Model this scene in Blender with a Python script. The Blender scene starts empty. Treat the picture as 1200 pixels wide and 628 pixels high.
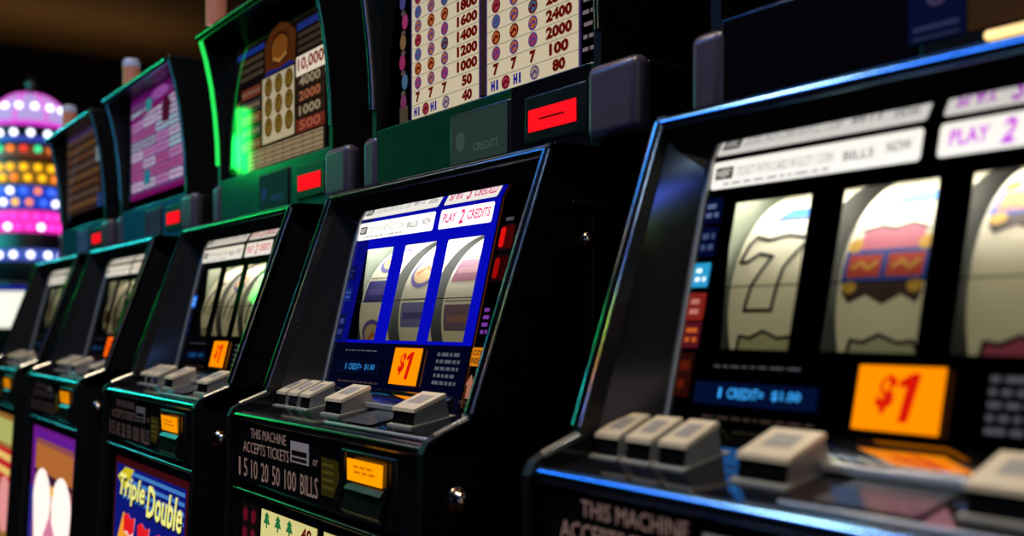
import bpy, bmesh, math, random
from mathutils import Vector
from mathutils.geometry import tessellate_polygon
random.seed(7)
S = bpy.context.scene
COL = S.collection
S.view_settings.view_transform = 'Standard'
S.view_settings.look = 'None'
S.view_settings.exposure = 0
S.view_settings.gamma = 1
HC = 0.90          # eye height above the floor; machine sections below are given relative to eye height
RY = 0.75          # machine root sits this far behind the eye, along the row normal

# ------------------------------------------------------------------ materials
MATS = {}
def srgb(r, g, b):
    f = lambda c: (c/255/12.92) if c/255 <= .04045 else ((c/255+.055)/1.055)**2.4
    return (f(r), f(g), f(b))

def mat(name, base=(.01, .01, .01), rough=.3, metal=0., emit=None, estr=0., spec=.5, noise=.25, scale=40, bump=0., coat=0.):
    """procedural material: a noise texture varies the roughness and, a little, the colour"""
    if name in MATS: return MATS[name]
    m = bpy.data.materials.new(name); m.use_nodes = True
    nt = m.node_tree; b = nt.nodes['Principled BSDF']
    tc = nt.nodes.new('ShaderNodeTexCoord'); nz = nt.nodes.new('ShaderNodeTexNoise')
    nz.inputs['Scale'].default_value = scale; nz.inputs['Detail'].default_value = 3
    nt.links.new(tc.outputs['Object'], nz.inputs['Vector'])
    mr = nt.nodes.new('ShaderNodeMapRange')
    mr.inputs['To Min'].default_value = rough*(1-noise); mr.inputs['To Max'].default_value = min(1, rough*(1+noise))
    nt.links.new(nz.outputs['Fac'], mr.inputs['Value']); nt.links.new(mr.outputs['Result'], b.inputs['Roughness'])
    b.inputs['Base Color'].default_value = (*base, 1)
    b.inputs['Metallic'].default_value = metal
    b.inputs['Specular IOR Level'].default_value = spec
    b.inputs['Coat Weight'].default_value = coat
    b.inputs['Coat Roughness'].default_value = .05
    if emit:
        b.inputs['Emission Color'].default_value = (*emit, 1); b.inputs['Emission Strength'].default_value = estr
    if bump:
        bp = nt.nodes.new('ShaderNodeBump'); bp.inputs['Strength'].default_value = bump; bp.inputs['Distance'].default_value = .002
        n2 = nt.nodes.new('ShaderNodeTexNoise'); n2.inputs['Scale'].default_value = 320
        nt.links.new(tc.outputs['Object'], n2.inputs['Vector'])
        nt.links.new(n2.outputs['Fac'], bp.inputs['Height']); nt.links.new(bp.outputs['Normal'], b.inputs['Normal'])
    MATS[name] = m
    return m

def ink(r, g, b, e=0., rough=.04):
    """printed or backlit colour on a glossy panel: sRGB colour, e = backlight strength"""
    k = 'ink_%d_%d_%d_%d' % (r, g, b, int(e*1000))
    c = srgb(r, g, b)
    return mat(k, base=tuple(x*.35 for x in c), rough=rough, emit=c if e else None, estr=e, noise=.1)

def pane_mat():
    if 'pane' in MATS: return MATS['pane']
    m = bpy.data.materials.new('clear_glass'); m.use_nodes = True
    nt = m.node_tree; nt.nodes.clear()
    o = nt.nodes.new('ShaderNodeOutputMaterial'); mx = nt.nodes.new('ShaderNodeMixShader')
    t = nt.nodes.new('ShaderNodeBsdfTransparent'); g = nt.nodes.new('ShaderNodeBsdfGlossy'); f = nt.nodes.new('ShaderNodeFresnel')
    t.inputs['Color'].default_value = (.93, .95, .95, 1); g.inputs['Roughness'].default_value = .02; f.inputs['IOR'].default_value = 1.45
    nt.links.new(f.outputs[0], mx.inputs[0]); nt.links.new(t.outputs[0], mx.inputs[1]); nt.links.new(g.outputs[0], mx.inputs[2])
    nt.links.new(mx.outputs[0], o.inputs[0]); MATS['pane'] = m
    return m

GLOSS = mat('black_gloss_plastic', (.006, .006, .007), .13)
SATIN = mat('black_satin_plastic', (.006, .006, .006), .3)
SIDE = mat('black_textured_laminate', (.005, .005, .005), .42, bump=.6, spec=.35)
CHROME = mat('dark_chrome_trim', (.30, .31, .34), .16, 1.)
BCHROME = mat('bright_chrome', (.75, .72, .68), .12, 1.)
UNDER = mat('mirror_black_underside', (.62, .62, .64), .07, 1., noise=.1)
SATCH = mat('satin_chrome', (.62, .62, .55), .42, 1.)
CHEEK = mat('smoked_gloss_cheek', (.018, .017, .018), .10, spec=.9)
DECKM = mat('deck_black_gloss', (.008, .008, .010), .07, spec=.9)
PLATE = mat('deck_grey_plate', (.05, .06, .065), .18, spec=.35)
PODM = mat('pod_grey_plastic', (.085, .062, .085), .30)
CAPM = mat('cream_button_cap', (.82, .67, .42), .30, emit=(.9, .8, .6), estr=.02)
BODYM = mat('grey_button_body', (.26, .25, .22), .35)
BARM = mat('pale_metal_bar', (.7, .68, .62), .25, .6)
REELW = mat('reel_strip_paper', (.80, .75, .56), .5, emit=(1., .84, .40), estr=.16)
REELI = mat('reel_side_grey', (.22, .22, .19), .5)
PANE = pane_mat()

# ------------------------------------------------------------------ mesh builder
_txt = {}
def text_polys(s, bold=0., shear=0.):
    """outline of a word as flat polygons, normalised to width w, cap height 1"""
    k = (s, bold, shear)
    if k in _txt: return _txt[k]
    cu = bpy.data.curves.new('word', 'FONT'); cu.body = s; cu.size = 1; cu.resolution_u = 2
    cu.offset = bold; cu.shear = shear
    ob = bpy.data.objects.new('word', cu); COL.objects.link(ob)
    dg = bpy.context.evaluated_depsgraph_get()
    me = bpy.data.meshes.new_from_object(ob.evaluated_get(dg))
    V = [v.co.copy() for v in me.vertices]; Fc = [list(p.vertices) for p in me.polygons]
    bpy.data.objects.remove(ob); bpy.data.curves.remove(cu); bpy.data.meshes.remove(me)
    x0 = min(v.x for v in V); x1 = max(v.x for v in V); y0 = min(v.y for v in V); y1 = max(v.y for v in V)
    _txt[k] = ([((v.x-x0)/(x1-x0), (v.y-y0)/(y1-y0)) for v in V], Fc, (x1-x0)/(y1-y0))
    return _txt[k]

class MB:
    def __init__(s): s.v = []; s.f = []; s.m = []; s.sm = []; s.mats = []
    def mi(s, m):
        if m not in s.mats: s.mats.append(m)
        return s.mats.index(m)
    def add(s, V, F, m, smooth=False):
        o = len(s.v); s.v += [tuple(p) for p in V]; i = s.mi(m)
        for f in F: s.f.append([o+k for k in f]); s.m.append(i); s.sm.append(smooth)
    # --- flat art on a frame
    def poly(s, fr, pts, m, off=0.):
        if getattr(fr, 'curved', False):
            tris = tessellate_polygon([[Vector((a, b, 0)) for a, b in pts]])
            for t in tris: s._tri(fr, [pts[i] for i in t], m, off, 0)
        else:
            s.add([fr(a, b, off) for a, b in pts], [list(range(len(pts)))], m)
    def _tri(s, fr, p, m, off, d):
        L = [math.dist(p[i], p[(i+1) % 3]) for i in range(3)]; i = L.index(max(L))
        if L[i] > .009 and d < 9:
            a, b, c = p[i], p[(i+1) % 3], p[(i+2) % 3]; q = ((a[0]+b[0])/2, (a[1]+b[1])/2)
            s._tri(fr, [a, q, c], m, off, d+1); s._tri(fr, [q, b, c], m, off, d+1)
        else: s.add([fr(a, b, off) for a, b in p], [[0, 1, 2]], m)
    def rect(s, fr, x0, y0, x1, y1, m, off=0., r=0.):
        if r <= 0: P = [(x0, y0), (x1, y0), (x1, y1), (x0, y1)]
        else:
            P = []
            for cx, cy, a0 in ((x1-r, y0+r, -90), (x1-r, y1-r, 0), (x0+r, y1-r, 90), (x0+r, y0+r, 180)):
                for k in range(5):
                    a = math.radians(a0+k*22.5); P.append((cx+r*math.cos(a), cy+r*math.sin(a)))
        s.poly(fr, P, m, off)
    def disc(s, fr, x, y, rx, ry, m, off=0., n=18):
        s.poly(fr, [(x+rx*math.cos(2*math.pi*k/n), y+ry*math.sin(2*math.pi*k/n)) for k in range(n)], m, off)
    def ring(s, fr, x, y, rx, ry, t, m, off=0., n=18):
        for k in range(n):
            a, b = 2*math.pi*k/n, 2*math.pi*(k+1)/n
            s.poly(fr, [(x+rx*math.cos(a), y+ry*math.sin(a)), (x+rx*math.cos(b), y+ry*math.sin(b)),
                        (x+(rx-t)*math.cos(b), y+(ry-t)*math.sin(b)), (x+(rx-t)*math.cos(a), y+(ry-t)*math.sin(a))], m, off)
    def line(s, fr, pts, w, m, off=0.):
        for (a, b), (c, d) in zip(pts, pts[1:]):
            L = math.hypot(c-a, d-b) or 1; nx, ny = -(d-b)/L*w/2, (c-a)/L*w/2; ex, ey = (c-a)/L*w*.3, (d-b)/L*w*.3
            s.poly(fr, [(a-nx-ex, b-ny-ey), (c-nx+ex, d-ny+ey), (c+nx+ex, d+ny+ey), (a+nx-ex, b+ny-ey)], m, off)
    def text(s, fr, t, x0, y0, x1, y1, m, off=0., bold=0., shear=0.):
        V, F, _ = text_polys(t, bold, shear)
        P = [(x0+a*(x1-x0), y0+b*(y1-y0)) for a, b in V]
        if getattr(fr, 'curved', False):
            for f in F: s.poly(fr, [P[i] for i in f], m, off)
        else: s.add([fr(a, b, off) for a, b in P], F, m)
    def tile(s, fr, x0, x1, y0, y1, holes, m, off=0.):
        xs = sorted({x0, x1, *[v for h in holes for v in (h[0], h[1]) if x0 < v < x1]})
        ys = sorted({y0, y1, *[v for h in holes for v in (h[2], h[3]) if y0 < v < y1]})
        for a, b in zip(xs, xs[1:]):
            for c, d in zip(ys, ys[1:]):
                mx, my = (a+b)/2, (c+d)/2
                if not any(h[0] < mx < h[1] and h[2] < my < h[3] for h in holes): s.rect(fr, a, c, b, d, m, off)
    # --- solids
    def rbox(s, x0, x1, y0, y1, z0, z1, m, r=.004, seg=3):
        bm = bmesh.new(); bmesh.ops.create_cube(bm, size=1)
        for v in bm.verts: v.co = ((x0+x1)/2+v.co.x*(x1-x0), (y0+y1)/2+v.co.y*(y1-y0), (z0+z1)/2+v.co.z*(z1-z0))
        if r > 0: bmesh.ops.bevel(bm, geom=bm.edges[:], offset=min(r, .49*min(x1-x0, y1-y0, z1-z0)), segments=seg, profile=.5, affect='EDGES')
        bm.verts.index_update()
        bm.normal_update()
        V = [v.co.copy() for v in bm.verts]; flat = lambda f: max(abs(f.normal.x), abs(f.normal.y), abs(f.normal.z)) > .9999
        o = len(s.v); s.v += [tuple(p) for p in V]; i = s.mi(m)
        for f in bm.faces: s.f.append([o+v.index for v in f.verts]); s.m.append(i); s.sm.append(r > 0 and not flat(f))
        bm.free()
    def prism(s, prof, x0, x1, m, ms=None):
        """(Y,Z) outline swept along x; ms = {edge index: material}"""
        n = len(prof)
        V = [(x0, *p) for p in prof]+[(x1, *p) for p in prof]
        s.add(V, [list(range(n))[::-1], [n+k for k in range(n)]], m)
        for k in range(n):
            j = (k+1) % n; s.add([V[k], V[j], V[n+j], V[n+k]], [[0, 1, 2, 3]], (ms or {}).get(k, m))
    def tube(s, pts, r, m, n=10):
        pts = [Vector(p) for p in pts]; V = []; F = []
        for i, p in enumerate(pts):
            d = (pts[min(i+1, len(pts)-1)]-pts[max(i-1, 0)]).normalized()
            a = d.orthogonal() if abs(d.x) < .9 else d.cross(Vector((0, 0, 1)))
            if abs(d.x) < .9: a = d.cross(Vector((1, 0, 0)))
            a.normalize(); b = d.cross(a)
            V += [p+a*r*math.cos(2*math.pi*k/n)+b*r*math.sin(2*math.pi*k/n) for k in range(n)]
        for i in range(len(pts)-1):
            for k in range(n):
                j = (k+1) % n; F.append([i*n+k, i*n+j, (i+1)*n+j, (i+1)*n+k])
        s.add(V, F, m, True)
        e = (len(pts)-1)*n
        s.add(V, [list(range(n))[::-1], [e+k for k in range(n)]], m)
    def lathe(s, o, prof, m, n=24, axis='z'):
        V = []; F = []
        for r, h in prof:
            for k in range(n):
                a = 2*math.pi*k/n; c, d = r*math.cos(a), r*math.sin(a)
                V.append((o[0]+c, o[1]+d, o[2]+h) if axis == 'z' else (o[0]+h, o[1]+c, o[2]+d))
        for i in range(len(prof)-1):
            for k in range(n):
                j = (k+1) % n; F.append([i*n+k, i*n+j, (i+1)*n+j, (i+1)*n+k])
        s.add(V, F, m, True)
    def build(s, name, parent=None, origin=(0, RY, -HC), label=None):
        me = bpy.data.meshes.new(name)
        me.from_pydata([(x-origin[0], y-origin[1], z-origin[2]) for x, y, z in s.v], [], s.f)
        for m in s.mats: me.materials.append(m)
        me.polygons.foreach_set('material_index', s.m); me.polygons.foreach_set('use_smooth', s.sm)
        me.update()
        ob = bpy.data.objects.new(name, me); COL.objects.link(ob)
        if parent: ob.parent = parent
        if label: ob['label'] = label
        return ob

def empty(name, loc, label, cat, group=None):
    o = bpy.data.objects.new(name, None); COL.objects.link(o); o.location = loc; o.empty_display_size = .1
    o['label'] = label; o['category'] = cat
    if group: o['group'] = group
    return o

# ------------------------------------------------------------------ surfaces of one machine
TA = math.atan(.245); SA, CA = math.sin(TA), math.cos(TA)
def GL(x, s, off=0.): return (x, .6085+s*SA-off*CA, s*CA+off*SA)          # reclined reel glass
def FRONT(x, z, off=0.): return (x, .478-off, z)                           # bill panel
def BELLY(x, z, off=0.): return (x, .480-.05*(-.2-z)-off, z)               # belly glass
def PAY(x, z, off=0.): return (x, .689-off, z)                             # pay table glass
def TOP(x, z, off=0.): return (x, .680-off, z)                             # top box panel
def DECK(x, y, off=0.): return (x, y, -.113+.2*(y-.485)+off)               # button deck
def reel_frame(x0):
    def f(a, t, off=0.):
        p = t/.112; r = .112+off
        return (x0+a, .734-r*math.cos(p), .003+r*math.sin(p))
    f.curved = True
    return f
WIN = [(-.172, -.098, -.0195, .1014), (-.068, .006, -.0195, .1014), (.031, .105, -.0195, .1014)]
STRIP_X = [-.172, -.069, .031]

# ------------------------------------------------------------------ reel symbols (drawn in strip units: 0..0.074 across)
def rink(r, g, b, e=0):
    c = srgb(r, g, b)
    return mat('reel_ink_%d_%d_%d' % (r, g, b), base=c, rough=.5, emit=c, estr=.15, noise=.1)
def sym_seven(b, fr, t0):
    K = rink(38, 32, 30); W = rink(225, 218, 200)
    P = [(.008, .058), (.012, .066), (.026, .062), (.044, .066), (.062, .062), (.068, .064), (.050, .036), (.044, .002), (.017, .002), (.022, .022), (.036, .046), (.022, .049), (.012, .042), (.005, .042)]
    b.line(fr, [(x, y+t0) for x, y in P+P[:1]], .0032, K, .0006)
def sym_scroll(b, fr, t0, c=(205, 195, 130)):
    K = rink(40, 34, 20); C = rink(*c)
    P = [(.006, -.012), (.012, .002), (.022, .0005), (.036, .006), (.050, .0005), (.062, .002), (.066, -.012)]
    b.poly(fr, [(x, y+t0) for x, y in P], C, .0005); b.line(fr, [(x, y+t0) for x, y in P], .0028, K, .0008)
def sym_bar(b, fr, t0, c=(40, 120, 200)):
    b.poly(fr, [(.022, t0), (.060, t0), (.066, t0+.012), (.030, t0+.012)], rink(*c), .0005)
    b.line(fr, [(.022, t0), (.060, t0), (.066, t0+.012), (.030, t0+.012), (.022, t0)], .0015, rink(60, 60, 90), .0008)
def sym_crest(b, fr, t0, top=(205, 110, 125), mid=(200, 70, 40)):
    K = rink(70, 50, 40); B = rink(40, 80, 160); Y = rink(215, 165, 60)
    b.poly(fr, [(x, y+t0) for x, y in [(.004, .004), (.010, -.004), (.024, .002), (.038, -.005), (.052, .002), (.064, -.004), (.068, .004), (.068, .012), (.004, .012)]], K, .0004)
    b.disc(fr, .010, t0+.008, .006, .005, Y, .0006); b.disc(fr, .062, t0+.008, .006, .005, Y, .0006)
    b.rect(fr, .002, t0+.011, .070, t0+.036, B, .0005)
    b.rect(fr, .006, t0+.015, .033, t0+.032, rink(*mid), .0007); b.rect(fr, .038, t0+.015, .066, t0+.032, rink(*mid), .0007)
    for cx in (.0195, .052): b.line(fr, [(cx-.009, t0+.022), (cx-.003, t0+.026), (cx+.004, t0+.021), (cx+.010, t0+.026)], .003, Y, .0009)
    b.poly(fr, [(x, y+t0) for x, y in [(.010, .036), (.062, .036), (.060, .052), (.048, .056), (.036, .053), (.024, .056), (.012, .052)]], rink(*top), .0005)
    b.line(fr, [(x, y+t0) for x, y in [(.010, .052), (.024, .056), (.036, .053), (.048, .057), (.062, .052)]], .0022, K, .0008)
    b.disc(fr, .008, t0+.040, .006, .006, Y, .0006); b.disc(fr, .064, t0+.040, .006, .006, Y, .0006)
def sym_ring(b, fr, t0):
    b.disc(fr, .036, t0, .026, .021, rink(225, 190, 130), .0004)
    b.ring(fr, .036, t0, .030, .024, .006, rink(110, 95, 150), .0006)
    b.line(fr, [(.020, t0-.004), (.036, t0+.006), (.054, t0-.002)], .005, rink(215, 120, 50), .0007)
def sym_block(b, fr, t0, c, c2):
    b.rect(fr, .006, t0, .068, t0+.030, rink(*c), .0005)
    b.rect(fr, .012, t0+.010, .062, t0+.018, rink(*c2), .0007)
    b.line(fr, [(.006, t0+.034), (.068, t0+.034)], .0016, rink(120, 110, 90), .0006)
def sym_sweep(b, fr, t0):
    K = rink(90, 80, 62)
    b.line(fr, [(.012, t0), (.020, t0+.025), (.036, t0+.045), (.060, t0+.055)], .007, K, .0005)
    b.line(fr, [(.034, t0-.004), (.042, t0+.014), (.060, t0+.030)], .005, K, .0005)

# ------------------------------------------------------------------ one slot machine
def side_outline(top=.178):
    return [(.615, top), (.520, -.088), (.486, -.1005), (.476, -.106), (.470, -.116), (.470, -.205), (.452, -.50), (.452, -HC), (1.15, -HC), (1.15, top)]

def text_lines(b, fr, x0, x1, y0, y1, n, m, off, seed=1):
    """rows of unreadable small print: short dashes of uneven length"""
    R = random.Random(seed); h = (y1-y0)/n
    for k in range(n):
        x = x0; y = y1-(k+.75)*h
        while x < x1-.003:
            w = min(R.uniform(.004, .014), x1-x); b.rect(fr, x, y, x+w, y+h*.5, m, off); x += w+.003

def make_machine(xc, cfg):
    root = empty('slot_machine', (xc, RY, 0), cfg['label'], 'slot machine', 'slot machines standing in the row')
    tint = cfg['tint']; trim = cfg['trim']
    # --- cabinet shell
    b = MB()
    for x0, x1 in ((-.245, -.235), (.235, .245)): b.prism(side_outline(), x0, x1, SIDE)
    b.rbox(-.235, .235, 1.13, 1.15, -HC, .178, SIDE, 0); b.rbox(-.235, .235, .470, 1.13, -HC, -.88, SIDE, 0)
    b.rbox(-.235, .235, .66, 1.13, .166, .178, SIDE, 0)
    b.rbox(-.235, .235, .455, .475, -.88, -.64, SATIN, .004)
    b.rbox(-.235, .235, .60, .612, -.64, -.13, SATIN, 0)
    for x in (.246,):   # shallow raised panel on the side and its top moulding
        b.rbox(x-.001, x+.003, .665, 1.10, -.60, .110, SIDE, .002); b.rbox(x-.001, x+.004, .640, .690, .118, .124, SATIN, .002)
    b.build('cabinet', root)
    # --- visor: lip, mirror underside, smoked cheeks
    b = MB()
    b.prism([(.622, .179), (.6125, .173), (.6135, .166), (.622, .1468), (.6475, .1362), (.664, .150), (.682, .181)], -.245, .245, GLOSS, {3: UNDER})
    lip = lambda z: .5937+.325*(z-.0835)
    for s in (-1, 1):
        P = []
        for k in range(33):
            z = .166-.254*k/32; sg = z/CA
            P.append(((s*.2345, lip(z), z), GL(s*.2085, sg, .0)))
        V = [p for q in P for p in q]; b.add(V, [[2*k, 2*k+1, 2*k+3, 2*k+2] for k in range(32)], CHEEK, True)
        b.tube([GL(s*.2085, -.083, .001), GL(s*.2085, .120, .001), GL(s*.2075, .138, .0015), GL(s*.204, .147, .003)], .0034, SATCH, 10)
    v = b.build('visor', root)
    b = MB()
    b.tube([(-.243, .6170, .1705), (.243, .6170, .1705)], .0062, trim['lip'], 12)
    v2 = b.build('visor_trim', v, label=trim['lip_label'])
    for s in (-1, 1):
        b = MB(); zs = [.1745, .1745-.2575]
        b.tube([(s*.2415, .6155, .1705), (s*.2415, .524, -.0830)], .0064, trim['rim'], 12)
        b.build('visor_trim', v)
    # --- reel glass: printed mask with three clear windows
    b = MB(); K = ink(3, 3, 5)
    b.tile(GL, -.208, .208, -.098, .150, WIN, K)
    for w in WIN: b.rect(GL, w[0], w[2], w[1], w[3], PANE, -.0012)
    for w in WIN: b.line(GL, [(w[0], .031), (w[1], .031)], .0011, ink(60, 60, 55), -.0004)
    cfg['glass'](b)
    b.build('reel_glass', root)
    # --- three reels
    for k in range(3):
        fr = reel_frame(STRIP_X[k]); b = MB(); n = 40
        A0, A1 = -1.5, 2.2; V = []
        for i in range(n+1):
            t = (A0+(A1-A0)*i/n)*.112; V += [fr(0, t), fr(.076, t)]
        b.add(V, [[2*i, 2*i+1, 2*i+3, 2*i+2] for i in range(n)], REELW, True)
        for xx in (0, .076):
            V = [(STRIP_X[k]+xx, .734, .003)]+[fr(xx, (A0+(A1-A0)*i/n)*.112, -.0005) for i in range(n+1)]
            b.add(V, [[0, i, i+1] for i in range(1, n+1)], REELI)
        for fn in cfg['reels'][k]: fn(b, fr)
        b.build('reel', root)
    b = MB(); HM = mat('reel_housing_pale', (.42, .46, .34), .5)
    b.add([(-.183, .620, -.06), (-.183, .80, -.06), (-.183, .80, .135), (-.183, .645, .135)], [[0, 1, 2, 3]], HM)
    b.add([(-.183, .80, -.06), (.12, .80, -.06), (.12, .80, .135), (-.183, .80, .135)], [[0, 1, 2, 3]], HM)
    b.build('reel_housing', root)
    # --- lower left credit display and price card
    b = MB(); b.rect(GL, -.184, -.0655, -.060, -.0445, ink(8, 14, 40), .0008, .002)
    b.rect(GL, -.1815, -.0635, -.0640, -.0465, ink(3, 14, 44, cfg['disp_e']), .0012, .001)
    b.text(GL, '1', -.1560, -.0585, -.1535, -.0505, ink(60, 170, 255, cfg['disp_e']), .0016, .01)
    b.text(GL, 'CREDIT=', -.147, -.0585, -.112, -.0505, ink(60, 170, 255, cfg['disp_e']), .0016, .01)
    b.text(GL, '$1.00', -.104, -.0585, -.078, -.0505, ink(60, 170, 255, cfg['disp_e']), .0016, .01)
    b.build('credit_display', root)
    b = MB(); oc = ink(*cfg.get('card', (255, 140, 0)), 1.05)
    V = [GL(x, s, o) for o in (.001, .0045) for x, s in ((-.0325, -.0745), (.0350, -.0745), (.0350, -.0275), (-.0325, -.0275))]
    b.add(V, [[4, 5, 1, 0], [5, 6, 2, 1], [6, 7, 3, 2], [7, 4, 0, 3]], SATIN)
    b.rect(GL, -.0305, -.0725, .0330, -.0290, oc, .0046)
    Rd = ink(215, 22, 8, .9)
    b.text(GL, '$', -.0150, -.0610, .0000, -.0350, Rd, .0049, .045, .2)
    b.poly(GL, [(.0035, -.0660), (.0105, -.0660), (.0165, -.0335), (.0105, -.0335), (.0015, -.0390), (.0020, -.0440), (.0070, -.0420)], Rd, .0049)
    b.build('denomination_sign', root, label='glowing orange card reading $1')
    for (x0, s0, x1, s1, c, e, c2) in cfg['tiles']:
        b = MB(); b.rect(GL, x0, s0, x1, s1, ink(*c, e), .0010, .0015)
        text_lines(b, GL, x0+.004, x1-.003, s0+.003, s1-.003, 2, ink(*c2, e*1.2 if e else .15), .0014, int(s0*9999))
        b.build('function_tile', root)
    for s0, e in ((.083, cfg['ind_e']), (.0487, cfg['ind_e']*.35)):
        b = MB(); b.rect(GL, .1345, s0-.003, .1645, s0+.029, ink(60, 40, 40), .0008, .004)
        b.rect(GL, .1375, s0, .1615, s0+.026, ink(70, 6, 6, e), .0011, .003)
        b.rect(GL, .1375, s0+.002, .1465, s0+.024, ink(235, 20, 16, e), .0014, .003)
        b.build('red_indicator', root)
    # --- button deck
    b = MB()
    b.prism([(.484, -.1145), (.598, -.0905), (.600, -.112), (.492, -.130)], -.2350, .2350, DECKM)
    for s in (-1, 1):
        x0, x1 = (-.245, -.234) if s < 0 else (.234, .245)
        b.prism([(.4835, -.1035), (.537, -.0872), (.548, -.088), (.60, -.085), (.60, -.115), (.486, -.120)], x0, x1, GLOSS)
        b.tube([(s*.2395, .485, -.1030), (s*.2395, .524, -.0885)], .0046, RIMW, 8)
    b.rbox(-.060, .112, .559, .5635, -.0965, -.0900, BARM, .0015)
    b.rect(DECK, -.004, .512, .066, .565, PLATE, .0012, .003)
    b.prism([(.5905, -.0760), (.5630, -.0905), (.5630, -.1000), (.5930, -.1000)], -.060, .112, DECKM, {0: mat('mirror_strip', (.75, .74, .72), .06, 1., noise=.1)})
    b.rbox(-.020, .225, .4985, .503, -.1105, -.1072, BARM, .0012)
    d = b.build('button_deck', root)
    b = MB(); b.tube([(-.236, .4805, -.1160), (.236, .4805, -.1160)], .0070, trim['nose'], 12); b.build('deck_trim', d)
    for i, (x0, x1) in enumerate(((-.2300, -.2040), (-.1940, -.1680), (-.1580, -.1310), (-.0780, -.0360), (.0855, .1300))):
        b = MB(); big = i > 2; f = .004 if big else 0
        P = [(.5315-f, -.1055), (.534-f, -.0895), (.566, -.0755), (.5715, -.0975)]
        b.prism(P, x0, x1, BODYM, {0: GLOSS})
        b.prism([(.527-f, -.1062), (.527-f, -.1040), (.577, -.0945), (.577, -.0968)], x0-.003, x1+.003, mat('cream_flange', (.42, .40, .32), .3))
        o = b.build('deck_button', root)
        b = MB(); b.prism([(.532-f, -.0898), (.5325-f, -.0862), (.5660, -.0715), (.5675, -.0752)], x0-.0008, x1+.0008, CAPM)
        TP = lambda x, y, off=0.: (x, y, -.0862+(.0147/.0335)*(y-.5325+f)*1.0+off)
        w = x1-x0
        b.rect(lambda x, y, o=0.: (x, y, -.0862+(.0147/(.0335+f))*(y-.5325+f)+o), x0+w*.22, .541, x1-w*.22, .558, mat('faded_button_print', (.40, .36, .30), .35), .0005)
        b.build('button_cap', o)
    # --- bill panel with writing
    b = MB(); b.rbox(-.2350, .2350, .478, .59, -.203, -.1145, GLOSS, .009)
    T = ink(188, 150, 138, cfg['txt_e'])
    b.text(FRONT, 'THIS MACHINE', -.182, -.1395, -.074, -.1275, T, .0006, .0)
    b.text(FRONT, 'ACCEPTS TICKETS', -.206, -.1585, -.066, -.1450, T, .0006, .0)
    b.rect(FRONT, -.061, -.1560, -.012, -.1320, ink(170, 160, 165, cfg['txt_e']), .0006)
    b.rect(FRONT, -.057, -.1480, -.016, -.1420, ink(60, 45, 40), .0010); b.rect(FRONT, -.057, -.1540, -.016, -.1500, ink(90, 70, 50), .0010)
    b.text(FRONT, 'or', -.001, -.1540, .011, -.1470, T, .0006)
    for t, x0, x1 in (('1', -.221, -.216), ('5', -.204, -.193), ('10', -.180, -.160), ('20', -.148, -.126), ('50', -.114, -.092), ('100', -.078, -.046), ('BILLS', -.034, .011)):
        b.text(FRONT, t, x0, -.1895, x1, -.1665, T, .0006, .0)
    b.poly(FRONT, [(.020, -.183), (.050, -.183), (.064, -.160), (.060, -.143), (.020, -.142)], ink(52, 46, 14, .5), .0006)
    for k in range(4): b.rect(FRONT, .024, -.151-k*.008, .050, -.148-k*.008, ink(96, 88, 30, .35), .0010)
    bp = b.build('bill_panel', root)
    # --- bill acceptor
    b = MB()
    b.rbox(.070, .186, .4755, .482, -.198, -.1270, SATIN, .003)
    b.prism([(.4755, -.162), (.468, -.187), (.4755, -.196)], .086, .166, SATIN)
    b.prism([(.4755, -.160), (.4755, -.166), (.470, -.166)], .088, .164, SATIN)
    b.tube([(.086, .4735, -.128), (.080, .4735, -.160), (.058, .4735, -.195)], .0014, CHROME, 8)
    b.tube([(.176, .4735, -.130), (.174, .4735, -.160), (.150, .4735, -.198)], .0014, CHROME, 8)
    a = b.build('bill_acceptor', root)
    b = MB()
    Fq = lambda x, z, o=0.: (x, .4720-.12*(z+.147)-o, z)
    b.poly(Fq, [(.090, -.1575), (.164, -.1575), (.171, -.1345), (.095, -.1345)], ink(255, 156, 0, cfg['acc_e']), 0)
    text_lines(b, Fq, .108, .152, -.150, -.139, 2, ink(190, 100, 0, cfg['acc_e']), .0005, 5)
    b.build('acceptor_light', a, label='glowing orange insert label')
    # --- belly glass in its frame
    b = MB()
    for q in (((-.234, -.214), (-.62, -.207)), ((.208, .234), (-.62, -.207))):
        (x0, x1), (z0, z1) = q; b.prism([(BELLY(0, z1)[1]-.003, z1), (BELLY(0, z0)[1]-.003, z0), (.50, z0), (.50, z1)], x0, x1, GLOSS)
    b.prism([(.476, -.205), (.474, -.220), (.50, -.220), (.50, -.205)], -.234, .234, GLOSS)
    b.prism([(.452, -.62), (.452, -.645), (.50, -.645), (.50, -.62)], -.234, .234, GLOSS)
    b.tube([(-.232, .4745, -.2065), (.232, .4745, -.2065)], .0028, trim['belly'], 8)
    b.build('belly_frame', root)
    b = MB(); b.rect(BELLY, -.216, -.625, .210, -.215, ink(4, 4, 6), 0)
    cfg['belly'](b)
    b.build('belly_glass', root)
    # --- lock on the right side
    b = MB(); b.lathe((.245, .508, -.161), [(.0135, 0), (.0135, .003), (.0105, .004), (.0100, .009), (.0075, .0125), (.004, .0145), (0, .015)], LOCKM, 20, 'x')
    b.build('side_lock', root)
    b = MB(); b.lathe((.245, .66, .085), [(.009, 0), (.009, .003), (.006, .008), (0, .010)], LOCKM, 16, 'x')
    b.build('side_bolt', root)
    # --- top box
    b = MB()
    CH = [(.680, .181), (.680, .300), (.6785, .345), (.674, .395), (.6675, .445), (.657, .495), (.6475, .528), (.6455, .536)]
    for x0, x1 in ((-.245, -.233), (.233, .245)): b.prism(CH+[(1.05, .536), (1.05, .181)], x0, x1, SATIN)
    b.rbox(-.233, .233, 1.03, 1.05, .181, .536, SATIN, 0)
    b.rbox(-.245, .245, .644, 1.05, .531, .546, SATIN, .003)
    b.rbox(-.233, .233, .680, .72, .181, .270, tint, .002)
    tb = b.build('top_box', root)
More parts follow.
